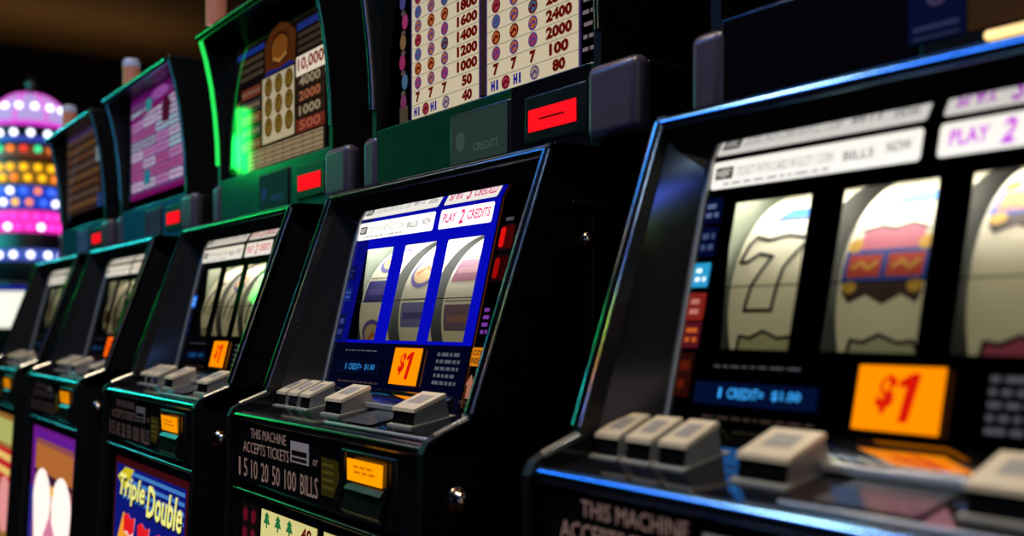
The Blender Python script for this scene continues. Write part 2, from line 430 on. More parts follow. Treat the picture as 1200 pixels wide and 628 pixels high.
    b = MB(); b.tube([(-.241, y-.001, z) for y, z in CH[1:]], .0052, trim['edge'], 10); b.build('edge_trim', tb, label=trim['edge_label'])
    b = MB(); b.tube([(.241, y-.001, z) for y, z in CH[1:]], .0036, trim['edge2'], 10); b.build('edge_trim', tb)
    b = MB(); b.tube([(-.243, .6425, .5345), (.243, .6425, .5345)], .0075, trim['crown'], 12); b.build('crown_trim', tb)
    b = MB(); b.rect(PAY, -.233, .270, .233, .531, ink(3, 3, 4), 0)
    cfg['pay'](b)
    b.build('pay_table_glass', root)
    # panel equipment
    b = MB(); b.rbox(.118, .224, .6770, .684, .2000, .2520, SATIN, .002)
    b.rect(TOP, .1260, .2120, .2095, .2365, ink(255, 18, 30, 1.0), .0036, .001)
    if cfg.get('dash'): b.rect(TOP, .146, .2235, .190, .2255, ink(70, 10, 14, .6), .0040)
    if cfg.get('dark_right'): b.rbox(.090, .229, .6785, .684, .1830, .2690, GLOSS, .001)
    b.build('red_display', root, label='small glowing red player display')
    b = MB(); b.rbox(-.038, .090, .6770, .684, .192, .258, SATIN, .003)
    cfg['reader'](b)
    b.build('card_reader_display', root)
    if cfg.get('lamp'):
        b = MB(); b.rbox(.018, .105, .664, .679, .1925, .1990, ink(255, 215, 140, 1.6), .003)
        b.build('reading_light', root, label='short bright warm light strip above the visor')
    for x0, x1, y0 in ((-.270, -.227, .676), (.228, .306, .672)):
        b = MB(); b.rbox(x0, x1, y0, y0+.024, .186, .264, PODM, .0115, 5)
        b.rbox(x0+.004, x1-.004, y0+.02, .80, .19, .26, SATIN, .003)
        b.build('corner_pod', root)
    # --- signal lamp on the roof
    lx, ly = cfg.get('candle', (-.17, .685))
    b = MB(); b.lathe((lx, ly, .546), [(.019, 0), (.019, .062)], mat('amber_lamp_shell', (.35, .13, .07), .3, emit=(.8, .28, .16), estr=.16), 18)
    b.lathe((lx, ly, .546), [(.0205, 0), (.0205, .007), (.019, .007)], CHROME, 18)
    l = b.build('signal_lamp', root)
    b = MB(); b.lathe((lx, ly, .608), [(.0195, 0), (.0195, .012), (.015, .020), (0, .022)], mat('pale_lamp_dome', (.25, .25, .32), .3, emit=(.6, .65, .95), estr=.14), 18)
    b.build('lamp_dome', l)
    # fluorescent tube inside, behind the top of the reel glass
    ld = bpy.data.lights.new('reel_tube_light', 'AREA'); ld.shape = 'RECTANGLE'; ld.size = .30; ld.size_y = .016
    ld.energy = cfg['tube']; ld.color = cfg['tube_c']
    lo = bpy.data.objects.new('reel_tube_light', ld); COL.objects.link(lo); lo.location = (-.035, .652-RY, .122+HC)
    lo.rotation_euler = (math.radians(12), 0, 0); lo.parent = root
    return root

# ------------------------------------------------------------------ printed art per machine
def white_strips(b, lit=1.0, play=True, blur=(225, 20, 170), num='2', tintc=(255, 250, 238)):
    W = ink(*tintc, lit); G = ink(150, 150, 150, lit*.6); P = ink(*blur, lit)
    b.rect(GL, -.2040, .1155, -.0105, .1395, W, .0006, .003)
    b.rect(GL, .0020, .1155, .1130, .1395, W, .0006, .003)
    b.rect(GL, -.200, .1235, -.181, .1340, ink(60, 60, 60), .0010); b.text(GL, 'INSERT', -.198, .1255, -.183, .1320, W, .0013)
    b.text(GL, 'TICKET WITH CARD IN SLOT / COIN', -.177, .1245, -.083, .1325, G, .0010)
    b.text(GL, 'BILLS', -.074, .1235, -.048, .1310, G, .0010, .02); b.text(GL, 'NOW', -.038, .1245, -.018, .1330, G, .0010, .02)
    text_lines(b, GL, -.190, -.080, .1170, .1215, 1, ink(190, 188, 180, lit*.7), .0010, 3)
    b.text(GL, 'PLAY', .010, .1225, .038, .1340, P, .0010, .02); b.text(GL, num, .0455, .1190, .0555, .1365, P, .0010, .03, .2)
    b.text(GL, 'CREDITS', .062, .1225, .108, .1340, P, .0010, .02)
def lower_print(b, e=.12):
    c = ink(150, 150, 160, e)
    text_lines(b, GL, -.166, -.078, -.0350, -.0320, 1, c, .0010, 4)
    text_lines(b, GL, -.170, -.062, -.0760, -.0715, 1, ink(110, 90, 80, e), .0010, 6)
    text_lines(b, GL, .060, .108, -.070, -.030, 5, c, .0010, 8)
def right_strip(b, e=.3):
    b.line(GL, [(.1290, -.090), (.1290, .148)], .0016, ink(150, 70, 30, e*.5), .0010)
    text_lines(b, GL, .136, .150, -.012, .020, 4, ink(150, 70, 190, e), .0010, 12)
    b.rect(GL, .128, -.045, .158, -.025, ink(220, 130, 20, e*1.6), .0010, .002)
    b.text(GL, 'COIN', .131, -.0335, .155, -.0275, ink(60, 15, 10), .0014, .02); b.text(GL, 'INSERT', .131, -.0425, .155, -.0360, ink(60, 15, 10), .0014, .02)
    b.poly(GL, [(.132, -.080), (.140, -.080), (.140, -.066), (.144, -.066), (.136, -.054), (.128, -.066), (.132, -.066)], ink(200, 130, 100, e), .0010)
    text_lines(b, GL, .142, .160, .112, .120, 1, ink(130, 125, 130, e*.5), .0010, 2)

def glass_a(b):
    white_strips(b, 1.0, blur=(200, 20, 220)); lower_print(b)
def glass_b(b):
    B = ink(6, 10, 175, .95); D = ink(5, 8, 70, .6)
    b.tile(GL, -.170, .124, -.0235, .150, WIN, B, .0003); b.tile(GL, -.205, -.170, -.0235, .150, [], ink(6, 10, 120, .7), .0003)  # left column darker: the fading backlight is put into the blue
    b.tile(GL, -.205, .124, -.098, -.0235, [], ink(4, 6, 36, .5), .0003)
    white_strips(b, 1.25, blur=(215, 30, 120)); lower_print(b, .18); right_strip(b, .5)
def glass_c(b):
    white_strips(b, .85, blur=(200, 50, 90), tintc=(250, 240, 220)); lower_print(b, .06); right_strip(b, .06)
def glass_d(b):
    white_strips(b, .75, blur=(180, 150, 130), tintc=(250, 240, 215)); lower_print(b, .04)
def glass_e(b):
    white_strips(b, .7, blur=(190, 170, 150), tintc=(250, 240, 220)); lower_print(b, .04)

def icon(b, x, z, r, m1, m2, off=.001):
    b.disc(PAY, x, z, r, r*.95, m2, off, 14); b.disc(PAY, x, z, r*.74, r*.70, m1, off+.0003, 12)
    b.line(PAY, [(x-r*.5, z-r*.3), (x+r*.1, z+r*.2), (x+r*.5, z-r*.1)], r*.35, m2, off+.0006)
def pay_b(b):
    E = .62
    C = ink(228, 210, 172, E); R = ink(118, 16, 14, .45); Bl = ink(40, 40, 150, .5); O = ink(200, 110, 50, .5); V = ink(105, 75, 140, .45); T = ink(70, 120, 150, .4); P = ink(190, 60, 90, .45)
    G = ink(150, 140, 120, .3)
    for x0, x1, cols, ncol, rows in ((-.149, .0105, (-.133, -.100, -.067), (-.037, .007), ['40', '50', '1000', '1200', '1400', '1600', '1800', '2000', '2400', '2800', '3200', '5000']),
                                     (.0280, .1990, (.047, .083, .119), (.138, .194), ['80', '100', '2000', '2400', '2800', '3200', '3600', '4000', '4800', '5600', '6400', '10000'])):
        b.rect(PAY, x0-.004, .270, x1+.004, .530, ink(70, 50, 120, .3), .0004); b.rect(PAY, x0, .2720, x1, .527, C, .0007)
        for k, t in enumerate(rows):
            z = .2815+k*.0187
            if k: b.line(PAY, [(x0, z-.0095), (x1, z-.0095)], .0007, G, .0010)
            cx = sum(ncol)/2; w = .0115*len(t)
            b.text(PAY, t, cx-w/2, z-.0065, cx+w/2, z+.0072, R, .0012, .06)
            if k == 0:
                for c0 in (cols[0], cols[1]+.009):
                    b.text(PAY, 'H', c0-.010, z-.006, c0-.002, z+.006, Bl, .0012, .09); b.text(PAY, 'I', c0+.0005, z-.006, c0+.0045, z+.006, Bl, .0012, .06)
                icon(b, cols[0]+.0195, z, .0085, P, R); icon(b, cols[2]+.003, z, .0085, ink(190, 170, 130, .5), V)
            elif k == 1:
                for c0 in cols: b.text(PAY, '7', c0-.006, z-.007, c0+.006, z+.007, R, .0012, .07)
            else:
                for j, c0 in enumerate(cols): icon(b, c0, z, .0088, (O, O, T, O, P, O)[(k*2+j*3) % 6], (R, V, V, R, V)[(k+j*2) % 5])
    b.rect(PAY, .0145, .275, .0240, .527, ink(60, 40, 30, .5), .0006)
    for k, c in enumerate(((150, 70, 110), (90, 130, 160), (190, 60, 110), (160, 120, 80), (200, 70, 120), (100, 90, 150), (150, 120, 70), (190, 50, 70), (70, 110, 150))):
        zz = .300+k*.027; b.disc(PAY, -.172+.004*math.sin(k*2), zz, .008, .011, ink(*c, .35), .0008, 8); b.disc(PAY, -.172, zz+.012, .006, .004, ink(120, 100, 90, .3), .001, 7)
    b.rect(PAY, -.182, .272, -.160, .294, ink(110, 95, 70, .25), .0008)
    for k in range(11): text_lines(b, PAY, .206+.001*(k % 3), .226, .284+k*.013, .292+k*.013, 1, ink(170, 150, 150, .3), .0008, k+50)

def pay_c(b):
    E = .5
    C = ink(215, 195, 150, E); R = ink(150, 22, 16, .5); D = ink(52, 36, 24, .5); L = ink(190, 165, 125, .4)
    b.rect(PAY, -.168, .270, .205, .500, ink(30, 20, 18, .35), .0004)
    b.rect(PAY, -.166, .480, -.040, .490, ink(30, 60, 150, .5), .0008); b.rect(PAY, .097, .476, .200, .488, ink(40, 60, 140, .4), .0008)
    for k in range(3): b.rect(PAY, -.150, .438+k*.014, -.045, .446+k*.014, ink(96, 78, 52, .35), .0008); b.rect(PAY, .100, .440+k*.012, .190, .447+k*.012, ink(92, 72, 50, .3), .0008)
    b.poly(PAY, [(-.034, .430), (.088, .430), (.092, .480), (.060, .500), (.027, .508), (-.010, .500), (-.038, .480)], ink(96, 46, 16, .5), .0008)
    b.disc(PAY, .027, .466, .036, .022, ink(150, 84, 26, .45), .0011); b.ring(PAY, .027, .466, .040, .026, .005, ink(60, 24, 16, .4), .0014)
    b.line(PAY, [(.000, .452), (.027, .444), (.054, .452)], .006, ink(190, 130, 60, .5), .0015)
    b.poly(PAY, [(-.040, .428), (.090, .428), (.070, .436), (.027, .431), (-.020, .436)], ink(40, 50, 130, .4), .0015)
    b.rect(PAY, -.048, .312, .086, .425, C, .0010)
    for i in range(3):
        for j in range(3):
            x, z = -.021+j*.043, .407-i*.034
            b.disc(PAY, x, z, .0165, .0165, ink(96, 68, 20, .5), .0013); b.disc(PAY, x, z, .012, .012, ink(140, 104, 36, .5), .0016)
            b.text(PAY, '7', x-.005, z-.008, x+.005, z+.008, ink(60, 40, 14, .5), .0019, .02)
    b.rect(PAY, .094, .402, .204, .434, ink(240, 220, 190, .75), .0010); b.text(PAY, '10,000', .101, .406, .198, .430, R, .0014, .03)
    for k, (t, c) in enumerate((('4000', L), ('2000', ink(190, 110, 70, .45)), ('1000', L), ('500', ink(190, 100, 70, .45)))):
        z = .392-k*.0235; b.rect(PAY, .094, z-.011, .200, z+.010, D if k != 3 else ink(120, 50, 34, .5), .0010); b.text(PAY, t, .106, z-.008, .186, z+.008, c, .0014, .03)
    for k in range(5):
        z = .413-k*.0235; b.rect(PAY, -.145, z-.009, -.056, z+.009, (ink(130, 60, 38, .5), ink(80, 66, 62, .4))[k % 2], .0010); text_lines(b, PAY, -.140, -.060, z-.006, z+.006, 1, ink(170, 130, 100, .35), .0013, k+30)
    b.rect(PAY, -.115, .2745, .196, .307, ink(170, 145, 105, E), .0010)
    for k in range(4): b.line(PAY, [(-.115, .279+k*.008), (.196, .279+k*.008)], .0012, D, .0013)
    for k in range(9): b.line(PAY, [(-.115+k*.0389, .2745), (-.115+k*.0389, .307)], .0016, D, .0013)
    b.rect(PAY, -.172, .275, -.150, .405, ink(90, 66, 36, .4), .0009)

def pay_d(b):
    b.rect(PAY, -.183, .300, .205, .529, ink(120, 70, 130, .55), .0004)
    R = random.Random(3)
    b.poly(PAY, [(-.183, .515), (.205, .515), (.205, .530), (-.183, .530)], ink(105, 20, 110, .55), .0007)
    b.poly(PAY, [(-.183, .470), (.205, .500), (.205, .512), (-.183, .484)], ink(130, 10, 110, .6), .0010)
    for i in range(4):
        for j in range(9):
            c = R.choice([(175, 170, 185), (190, 175, 195), (140, 150, 165), (175, 120, 165), (160, 80, 130), (150, 185, 190)])
            x = -.178+i*.095; z = .312+j*.0235
            if j > 7: continue
            b.rect(PAY, x, z, x+.088, z+.019, ink(*c, .75), .0009); text_lines(b, PAY, x+.008, x+.08, z+.004, z+.015, 1, ink(150, 60, 120, .5), .0012, i*9+j)
    b.rect(PAY, -.062, .485, -.022, .512, ink(40, 150, 150, .7), .0014); b.rect(PAY, -.075, .320, -.030, .352, ink(30, 130, 150, .6), .0014)
    b.poly(PAY, [(.055, .445), (.105, .440), (.120, .480), (.085, .500), (.055, .480)], ink(90, 20, 50, .5), .0014)
    b.rect(PAY, -.183, .292, .205, .304, ink(130, 20, 100, .55), .0014)
    b.disc(PAY, .040, .514, .060, .012, ink(170, 90, 180, .6), .0012)
def pay_e(b):
    b.rect(PAY, -.215, .310, .190, .529, ink(58, 42, 34, .5), .0004)
    for j in range(8):
        z = .325+j*.026; b.rect(PAY, -.200, z, .150, z+.016, ink(*((110, 72, 40), (80, 62, 60), (92, 48, 36))[j % 3], .45), .0008)
        text_lines(b, PAY, -.190, .140, z+.003, z+.013, 1, ink(150, 110, 70, .35), .0011, j)
    b.rect(PAY, .120, .430, .180, .470, ink(150, 170, 170, .5), .0011); b.rect(PAY, -.190, .520, .170, .535, ink(80, 60, 110, .5), .0011)
    b.rect(PAY, .130, .310, .180, .345, ink(40, 70, 130, .5), .0012)
def pay_a(b):
    b.rect(PAY, -.180, .290, .200, .529, ink(30, 24, 34, .3), .0004)
    for j in range(9): text_lines(b, PAY, -.160, .180, .305+j*.025, .322+j*.025, 1, ink(120, 100, 110, .3), .0008, j)

def reader_std(c, c2, e=.35):
    def f(b):
        b.rect(TOP, -.034, .196, .086, .254, ink(*c, e), .0036, .002)
        b.text(TOP, 'CREDITS', .016, .207, .068, .216, ink(*c2, e*.8), .0040, .0); b.disc(TOP, -.012, .222, .010, .012, ink(*c2, e*.5), .0040)
    return f
def reader_a(b):
    b.rect(TOP, -.046, .2045, -.001, .258, ink(10, 18, 52, .55), .0036); b.rect(TOP, .000, .2045, .088, .258, ink(62, 42, 26, .45), .0036)
    b.disc(TOP, -.023, .238, .009, .009, ink(70, 60, 90, .6), .0040); b.disc(TOP, -.023, .238, .006, .006, ink(40, 36, 76, .6), .0043)
    b.rect(TOP, -.042, .2130, -.006, .2165, ink(46, 56, 92, .6), .0040); b.rect(TOP, -.042, .2065, -.006, .2090, ink(40, 48, 76, .6), .0040)
def belly_a(b): b.rect(BELLY, -.190, -.60, .190, -.230, ink(60, 40, 90, .5), .001)
def belly_b(b):
    C = ink(226, 214, 140, .85)
    b.rect(BELLY, -.213, -.61, -.155, -.222, ink(22, 12, 14, .5), .0006)
    for k in range(5):
        for x in (-.198, -.172): b.disc(BELLY, x, -.236-k*.024, .008, .009, ink(120, 20, 40, .5), .0010, 8)
    b.rect(BELLY, -.148, -.61, .008, -.221, C, .0006); b.rect(BELLY, .025, -.61, .185, -.221, C, .0006)
    Gn = ink(40, 130, 70, .6); R = ink(120, 16, 20, .5); Bk = ink(60, 40, 20, .5)
    for x0 in (-.130, .043):
        for j in range(3):
            x = x0+j*.033
            b.poly(BELLY, [(x-.010, -.238), (x+.010, -.238), (x+.004, -.230), (x+.008, -.230), (x, -.2235), (x-.008, -.230), (x-.004, -.230)], Gn, .0010); b.rect(BELLY, x-.002, -.243, x+.002, -.238, Gn, .0010)
        b.text(BELLY, '40', x0+.098, -.243, x0+.126, -.226, R, .0010, .04)
        for k in range(7):
            z = -.262-k*.026
            for j in range(3): b.rect(BELLY, x0+j*.033-.008, z-.008, x0+j*.033+.008, z+.008, (R, Bk, Gn)[(j+k) % 3], .0010)
            b.text(BELLY, str(30-k*4), x0+.100, z-.008, x0+.124, z+.008, R, .0010, .03)
def belly_c(b):
    b.rect(BELLY, -.182, -.61, .200, -.224, ink(70, 14, 20, .6), .0004); b.rect(BELLY, -.172, -.60, .190, -.236, ink(14, 22, 120, .8), .0007)
    for k in range(4): b.rect(BELLY, -.130, -.248-k*.014, .186, -.242-k*.014, ink(70, 130, 200, .8), .0009)
    b.poly(BELLY, [(-.165, -.60), (-.150, -.36), (-.120, -.312), (-.060, -.330), (-.04, -.60)], ink(250, 160, 40, .9), .0010)
    b.poly(BELLY, [(.185, -.60), (.180, -.34), (.150, -.310), (.100, -.330), (.08, -.60)], ink(240, 110, 40, .85), .0010)
    b.poly(BELLY, [(-.165, -.258), (-.120, -.238), (-.070, -.238), (-.100, -.262), (-.12, -.275)], ink(220, 200, 40, .8), .0012)
    Y = ink(240, 235, 130, 1.0)
    for t, x0, x1, z0, z1 in (('Triple', -.150, -.004, -.297, -.250), ('Double', .008, .180, -.302, -.252)):
        b.text(BELLY, t, x0+.003, z0-.004, x1+.003, z1-.004, ink(14, 20, 60, .5), .0014, .03, .2); b.text(BELLY, t, x0, z0, x1, z1, Y, .0018, .02, .2)
    for j, x in enumerate((-.085, -.005, .085)):
        z = -.318-.004*j
        b.poly(BELLY, [(x-.030, z), (x-.010, z+.006), (x+.012, z-.002), (x+.032, z+.004), (x+.006, z-.100), (x-.028, z-.160), (x-.040, z-.160), (x-.002, z-.028), (x-.030, z-.026)], ink(235, 200, 205, 1.0), .0012)
        b.poly(BELLY, [(x-.030, z), (x-.010, z+.007), (x+.012, z-.001), (x+.032, z+.005), (x+.028, z-.020), (x+.008, z-.028), (x-.008, z-.022), (x-.028, z-.026)], ink(225, 24, 30, 1.0), .0016)
        b.line(BELLY, [(x-.012, z-.034), (x+.014, z-.040)], .007, ink(20, 60, 130, .8), .0016)
        b.line(BELLY, [(x+.004, z-.052), (x-.024, z-.150)], .010, ink(240, 120, 170, .9), .0016)
def belly_d(b):
    b.rect(BELLY, -.200, -.61, .200, -.226, ink(120, 30, 150, .7), .0004)
    b.rect(BELLY, -.160, -.60, .190, -.250, ink(150, 80, 80, .8), .0007); b.rect(BELLY, -.160, -.330, .190, -.262, ink(190, 110, 50, .8), .0009)
    b.poly(BELLY, [(-.160, -.318), (.190, -.322), (.190, -.332), (.02, -.340), (-.160, -.330)], ink(70, 20, 60, .6), .0012)
    Wm = ink(255, 235, 225, 1.15)
    for x in (-.078, .104):
        P = []
        for k in range(24):
            a = 2*math.pi*k/24; P.append((x+.086*math.cos(a)*(1 if math.sin(a) > 0 else 1+.40*math.sin(a)), -.380+(.068 if math.sin(a) > 0 else .190)*math.sin(a)))
        b.poly(BELLY, P, Wm, .0014)
    b.poly(BELLY, [(-.03, -.52), (.06, -.52), (.07, -.44), (.01, -.40), (-.045, -.45)], ink(220, 130, 160, .9), .0018)
    b.disc(BELLY, .020, -.350, .016, .012, ink(240, 180, 60, .9), .0018, 10); b.disc(BELLY, .0, -.56, .050, .04, ink(70, 150, 170, .8), .0020, 12)
    b.rect(BELLY, -.200, -.61, -.165, -.36, ink(50, 50, 150, .7), .0016); b.rect(BELLY, -.160, -.250, .190, -.236, ink(110, 30, 160, .7), .0012)
def belly_e(b):
    b.rect(BELLY, -.190, -.61, .200, -.226, ink(160, 110, 50, .8), .0004); b.rect(BELLY, -.190, -.300, .200, -.240, ink(190, 190, 110, .8), .0008)
    b.rect(BELLY, -.190, -.390, .200, -.310, ink(200, 30, 40, .85), .0008); b.disc(BELLY, .12, -.45, .08, .07, ink(235, 150, 150, .9), .0012); b.disc(BELLY, -.08, -.46, .08, .07, ink(240, 160, 60, .9), .0012)
    b.rect(BELLY, -.190, -.60, .200, -.555, ink(30, 90, 150, .7), .0012); text_lines(b, BELLY, -.16, .18, -.385, -.315, 2, ink(240, 220, 120, .8), .0012, 3)

NAVY, LBL = (8, 18, 66), (120, 140, 190)
tiles_a = [(-.2065, .0860, -.1860, .1075, NAVY, .35, LBL), (-.2065, .0575, -.1860, .0825, NAVY, .3, (90, 110, 160)), (-.2065, .0315, -.1880, .0520, (40, 150, 200), 1.0, (235, 250, 245)),
           (-.2065, .0035, -.1870, .0265, (150, 40, 30), .55, (210, 130, 120)), (-.2065, -.0195, -.1870, .0020, (110, 26, 40), .45, (235, 110, 40)), (-.2065, -.0600, -.1890, -.0235, (46, 12, 6), .6, (90, 26, 12))]
tiles_b = [(-.2050, .0315, -.1860, .0500, (20, 50, 130), .5, (70, 100, 190)), (-.2050, -.0195, -.1860, .0150, (12, 22, 80), .5, (60, 70, 140)), (-.2050, .060, -.1860, .0800, (8, 14, 80), .5, (40, 50, 120))]
tiles_c = [(-.2050, .0315, -.1860, .0540, (40, 110, 220), .9, (120, 190, 255)), (-.2050, -.0195, -.1860, .0200, (8, 14, 50), .4, (40, 50, 90))]

def glow_mat(n, c, s): return mat(n, tuple(x*.3 for x in c), .25, emit=c, estr=s)  # self-glowing edge stands in for reflected green neon
def trims(lip, rim, nose, edge, edge2, crown, lip_label=None, edge_label=None):
    return dict(belly=nose if nose is CHROME else CHROME, lip=lip, rim=rim, nose=nose, edge=edge, edge2=edge2, crown=crown, lip_label=lip_label, edge_label=edge_label)
TEAL = mat('chrome_teal_sheen', (.15, .75, .80), .2, 1.); GREEN = mat('chrome_green_sheen', (.10, .55, .32), .2, 1.); BLUEC = mat('chrome_blue_sheen', (.25, .55, .95), .18, 1.)  # chrome trims tinted with the colour of the neon they reflect
LOCKM = mat('bronze_lock', (.62, .44, .30), .16, 1.); RIMW = mat('polished_rim', (.85, .83, .80), .26, 1.)
def tintm(n, c): return mat(n, c, .16, spec=.7)  # green and teal panels: reflected neon put into the base colour

def L(f, *a, **k): return lambda b, fr: f(b, fr, *a, **k)
reels_a = [[L(sym_seven, .006), L(sym_bar, .090), L(sym_scroll, -.014)], [L(sym_crest, .016), L(sym_bar, .096, (110, 160, 215)), L(sym_scroll, -.016, (205, 198, 140))], [L(sym_crest, .062, (205, 150, 150), (225, 120, 60)), L(sym_scroll, -.016, (200, 90, 100))]]
reels_b = [[L(sym_ring, .092), L(sym_block, .026, (70, 66, 130), (110, 90, 150)), L(sym_ring, -.020)], [L(sym_ring, .066), L(sym_block, -.006, (130, 125, 160), (90, 85, 130))], [L(sym_block, .048, (165, 90, 110), (190, 130, 130)), L(sym_block, -.010, (130, 100, 105), (170, 120, 90))]]
reels_c = [[L(sym_sweep, .020), L(sym_scroll, -.012)], [L(sym_sweep, .010), L(sym_ring, .080)], [L(sym_sweep, .0), L(sym_block, .070, (170, 160, 150), (140, 120, 90))]]
reels_d = [[L(sym_block, .0, (120, 84, 44), (90, 60, 30)), L(sym_sweep, .04)], [L(sym_sweep, .02), L(sym_block, -.015, (110, 80, 50), (80, 50, 30))], [L(sym_ring, .05), L(sym_block, -.005, (130, 100, 60), (90, 60, 40))]]
reels_e = [[L(sym_sweep, .02)], [L(sym_block, .04, (150, 90, 60), (120, 60, 40))], [L(sym_ring, .05)]]

WARM = (1., .93, .80)
CFG = [
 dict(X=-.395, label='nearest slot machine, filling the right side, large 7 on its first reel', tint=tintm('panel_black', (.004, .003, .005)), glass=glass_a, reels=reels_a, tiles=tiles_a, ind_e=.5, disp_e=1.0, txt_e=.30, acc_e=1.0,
      belly=belly_a, pay=pay_a, reader=reader_a, tube=.38, tube_c=(1, .95, .88), lamp=True, trim=trims(BLUEC, BCHROME, BLUEC, CHROME, CHROME, CHROME, 'chrome lip with its blue reflection tinted in')),
 dict(X=-1.035, label='slot machine with a bright blue reel glass and a pay table of red numbers', tint=tintm('panel_dark_green_sheen', (.006, .060, .026)), glass=glass_b, reels=reels_b, tiles=tiles_b, ind_e=.8, disp_e=.45, txt_e=.30, acc_e=1.1,
      belly=belly_b, pay=pay_b, reader=reader_std((46, 62, 56), (84, 104, 92), .6), tube=.42, tube_c=(.95, .97, 1), dash=True, dark_right=True, trim=trims(CHROME, CHROME, CHROME, CHROME, CHROME, CHROME)),
 dict(X=-1.6505, label='slot machine with 10,000 in red on its pay table and a bright green reflection on its edge', tint=tintm('panel_green_sheen', (.010, .13, .06)), glass=glass_c, reels=reels_c, tiles=tiles_c, ind_e=.1, disp_e=.12, txt_e=.09, acc_e=.95,
      belly=belly_c, pay=pay_c, candle=(-.222, .668), reader=reader_std((22, 60, 52), (40, 90, 130), .5), tube=.26, tube_c=WARM, trim=trims(GREEN, CHROME, TEAL, glow_mat('green_reflection_edge', (.02, .85, .10), 1.0), GREEN, GREEN, None, 'edge with a green reflection made to glow')),
 dict(X=-2.324, label='slot machine with a lilac pay table and two white ovals on its purple belly glass', tint=tintm('panel_teal_sheen', (.010, .15, .19)), glass=glass_d, reels=reels_d, tiles=[], ind_e=.1, disp_e=.08, txt_e=.05, acc_e=.75,
      belly=belly_d, card=(248, 96, 10), pay=pay_d, reader=reader_std((40, 60, 74), (60, 60, 60), .5), tube=.07, tube_c=(1, .88, .68), trim=trims(TEAL, CHROME, TEAL, TEAL, TEAL, BLUEC)),
 dict(X=-2.955, label='farthest slot machine of the row, at the left edge in front of the light tower', tint=tintm('panel_teal_sheen', (.010, .15, .19)), glass=glass_e, reels=reels_e, tiles=[], ind_e=.1, disp_e=.05, txt_e=.04, acc_e=.65,
      belly=belly_e, card=(235, 70, 14), pay=pay_e, reader=reader_std((50, 80, 110), (60, 100, 140), .5), tube=.07, tube_c=(1, .92, .78), trim=trims(TEAL, CHROME, TEAL, TEAL, TEAL, TEAL)),
]
for c in CFG: make_machine(c['X'], c)

# ------------------------------------------------------------------ light tower and its kiosk behind the row
PSI = math.radians(90-35.746)
FW = Vector((-math.sin(PSI), math.cos(PSI), 0)); RT = Vector((math.cos(PSI), math.sin(PSI), 0))
def at(u, z, v=None):
    p = FW*z+RT*((u-600)/1200*z)
    return (p.x, p.y, HC+((380.5-v)/1200*z if v is not None else 0))
ZT = 6.6; K = ZT/1200
tx, ty, _ = at(36, ZT)
zz = lambda v: HC+(380.5-v)*K
def bm_sphere(b, c, r, m, n=12, k=7, squash=1.):
    b.lathe(c, [(r*math.sin(math.pi*i/k), -r*squash*math.cos(math.pi*i/k)) for i in range(k+1)], m, n)
KT = zz(332)
kiosk = empty('game_kiosk', (tx, ty, 0), 'dark game kiosk with a white lit panel, under the light tower at the left edge', 'kiosk')
b = MB(); o = (tx, ty, 0); yaw = math.atan2(-ty, -tx)      # faces the aisle where the viewer stands
def KF(a, z, off=0.):
    d = Vector((math.cos(yaw), math.sin(yaw), 0)); t = Vector((-d.y, d.x, 0)); p = Vector((tx, ty, 0))+t*a+d*(.30+off); return (p.x, p.y, z)
n = 24; R0 = .31
b.lathe((tx, ty, 0), [(0, 0), (R0, 0), (R0, KT-.02), (R0-.02, KT), (0, KT)], SATIN, 28)
b.build('kiosk_body', kiosk, (tx, ty, 0))
b = MB(); W = ink(255, 250, 235, 1.0)
def KP(a, z, off=0.):
    ang = yaw+a/R0; r = R0+.004+off; return (tx+r*math.cos(ang), ty+r*math.sin(ang), z)
KP.curved = True
class _c: pass
z0, z1 = zz(384), zz(337)
for k in range(10): b.rect(lambda a, z, off=0.: KP(a, z, off), -.20+k*.04, z0, -.16+k*.04, z1, W, 0)
b.poly(lambda a, z, off=0.: KP(a, z, off), [(.055, z0), (.075, z0), (.067, z0+.16), (.063, z0+.16)], ink(90, 20, 40, .3), .003)
b.poly(lambda a, z, off=0.: KP(a, z, off), [(.045, z0), (.085, z0), (.085, z0+.05), (.045, z0+.05)], ink(150, 60, 90, .3), .003)
b.build('lit_panel', kiosk, (tx, ty, 0))
b = MB(); b.lathe((tx, ty, KT-.06), [(R0+.006, 0), (R0+.006, .035)], ink(20, 30, 160, .6), 28)
b.build('kiosk_collar', kiosk, (tx, ty, 0))

tower = empty('light_tower', (tx, ty, KT), 'round tower of coloured bulb rings under a pink dome, behind the slot row', 'light tower')
TO = (tx, ty, KT)
b = MB()
prof = [(.215, zz(322)), (.215, zz(292)), (.20, zz(288)), (.20, zz(168)), (.225, zz(160)), (.225, zz(150))]
b.lathe((tx, ty, 0), [(0, KT), (.19, KT)]+[(r, h) for r, h in prof], mat('tower_dark_body', (.02, .015, .03), .4), 32); b.build('tower_column', tower, TO)
def dome_m(n, c, e): return mat(n, tuple(x*.4 for x in c), .4, emit=c, estr=e)
b = MB(); k = 10
b.lathe((tx, ty, zz(152)), [(.235*math.cos(math.pi/2*i/k), .225*math.sin(math.pi/2*i/k)) for i in range(k+1)], dome_m('dome_lilac', (.62, .45, .95), .75), 32)
dome = b.build('dome', tower, TO)
b = MB(); b.lathe((tx, ty, zz(152)), [(.236, -.012), (.243, 0), (.243, .012), (.236, .02)], dome_m('rim_magenta', (.85, .05, .75), .9), 32)
for j in range(8):
    a = j*math.pi/4+.2; P = [(tx+.238*math.cos(math.pi/2*i/8)*math.cos(a), ty+.238*math.cos(math.pi/2*i/8)*math.sin(a), zz(152)+.229*math.sin(math.pi/2*i/8)) for i in range(8)]
    b.tube(P, .010, dome_m('rib_magenta', (.9, .12, .8), .9), 6)
b.build('dome_rim', dome, TO)
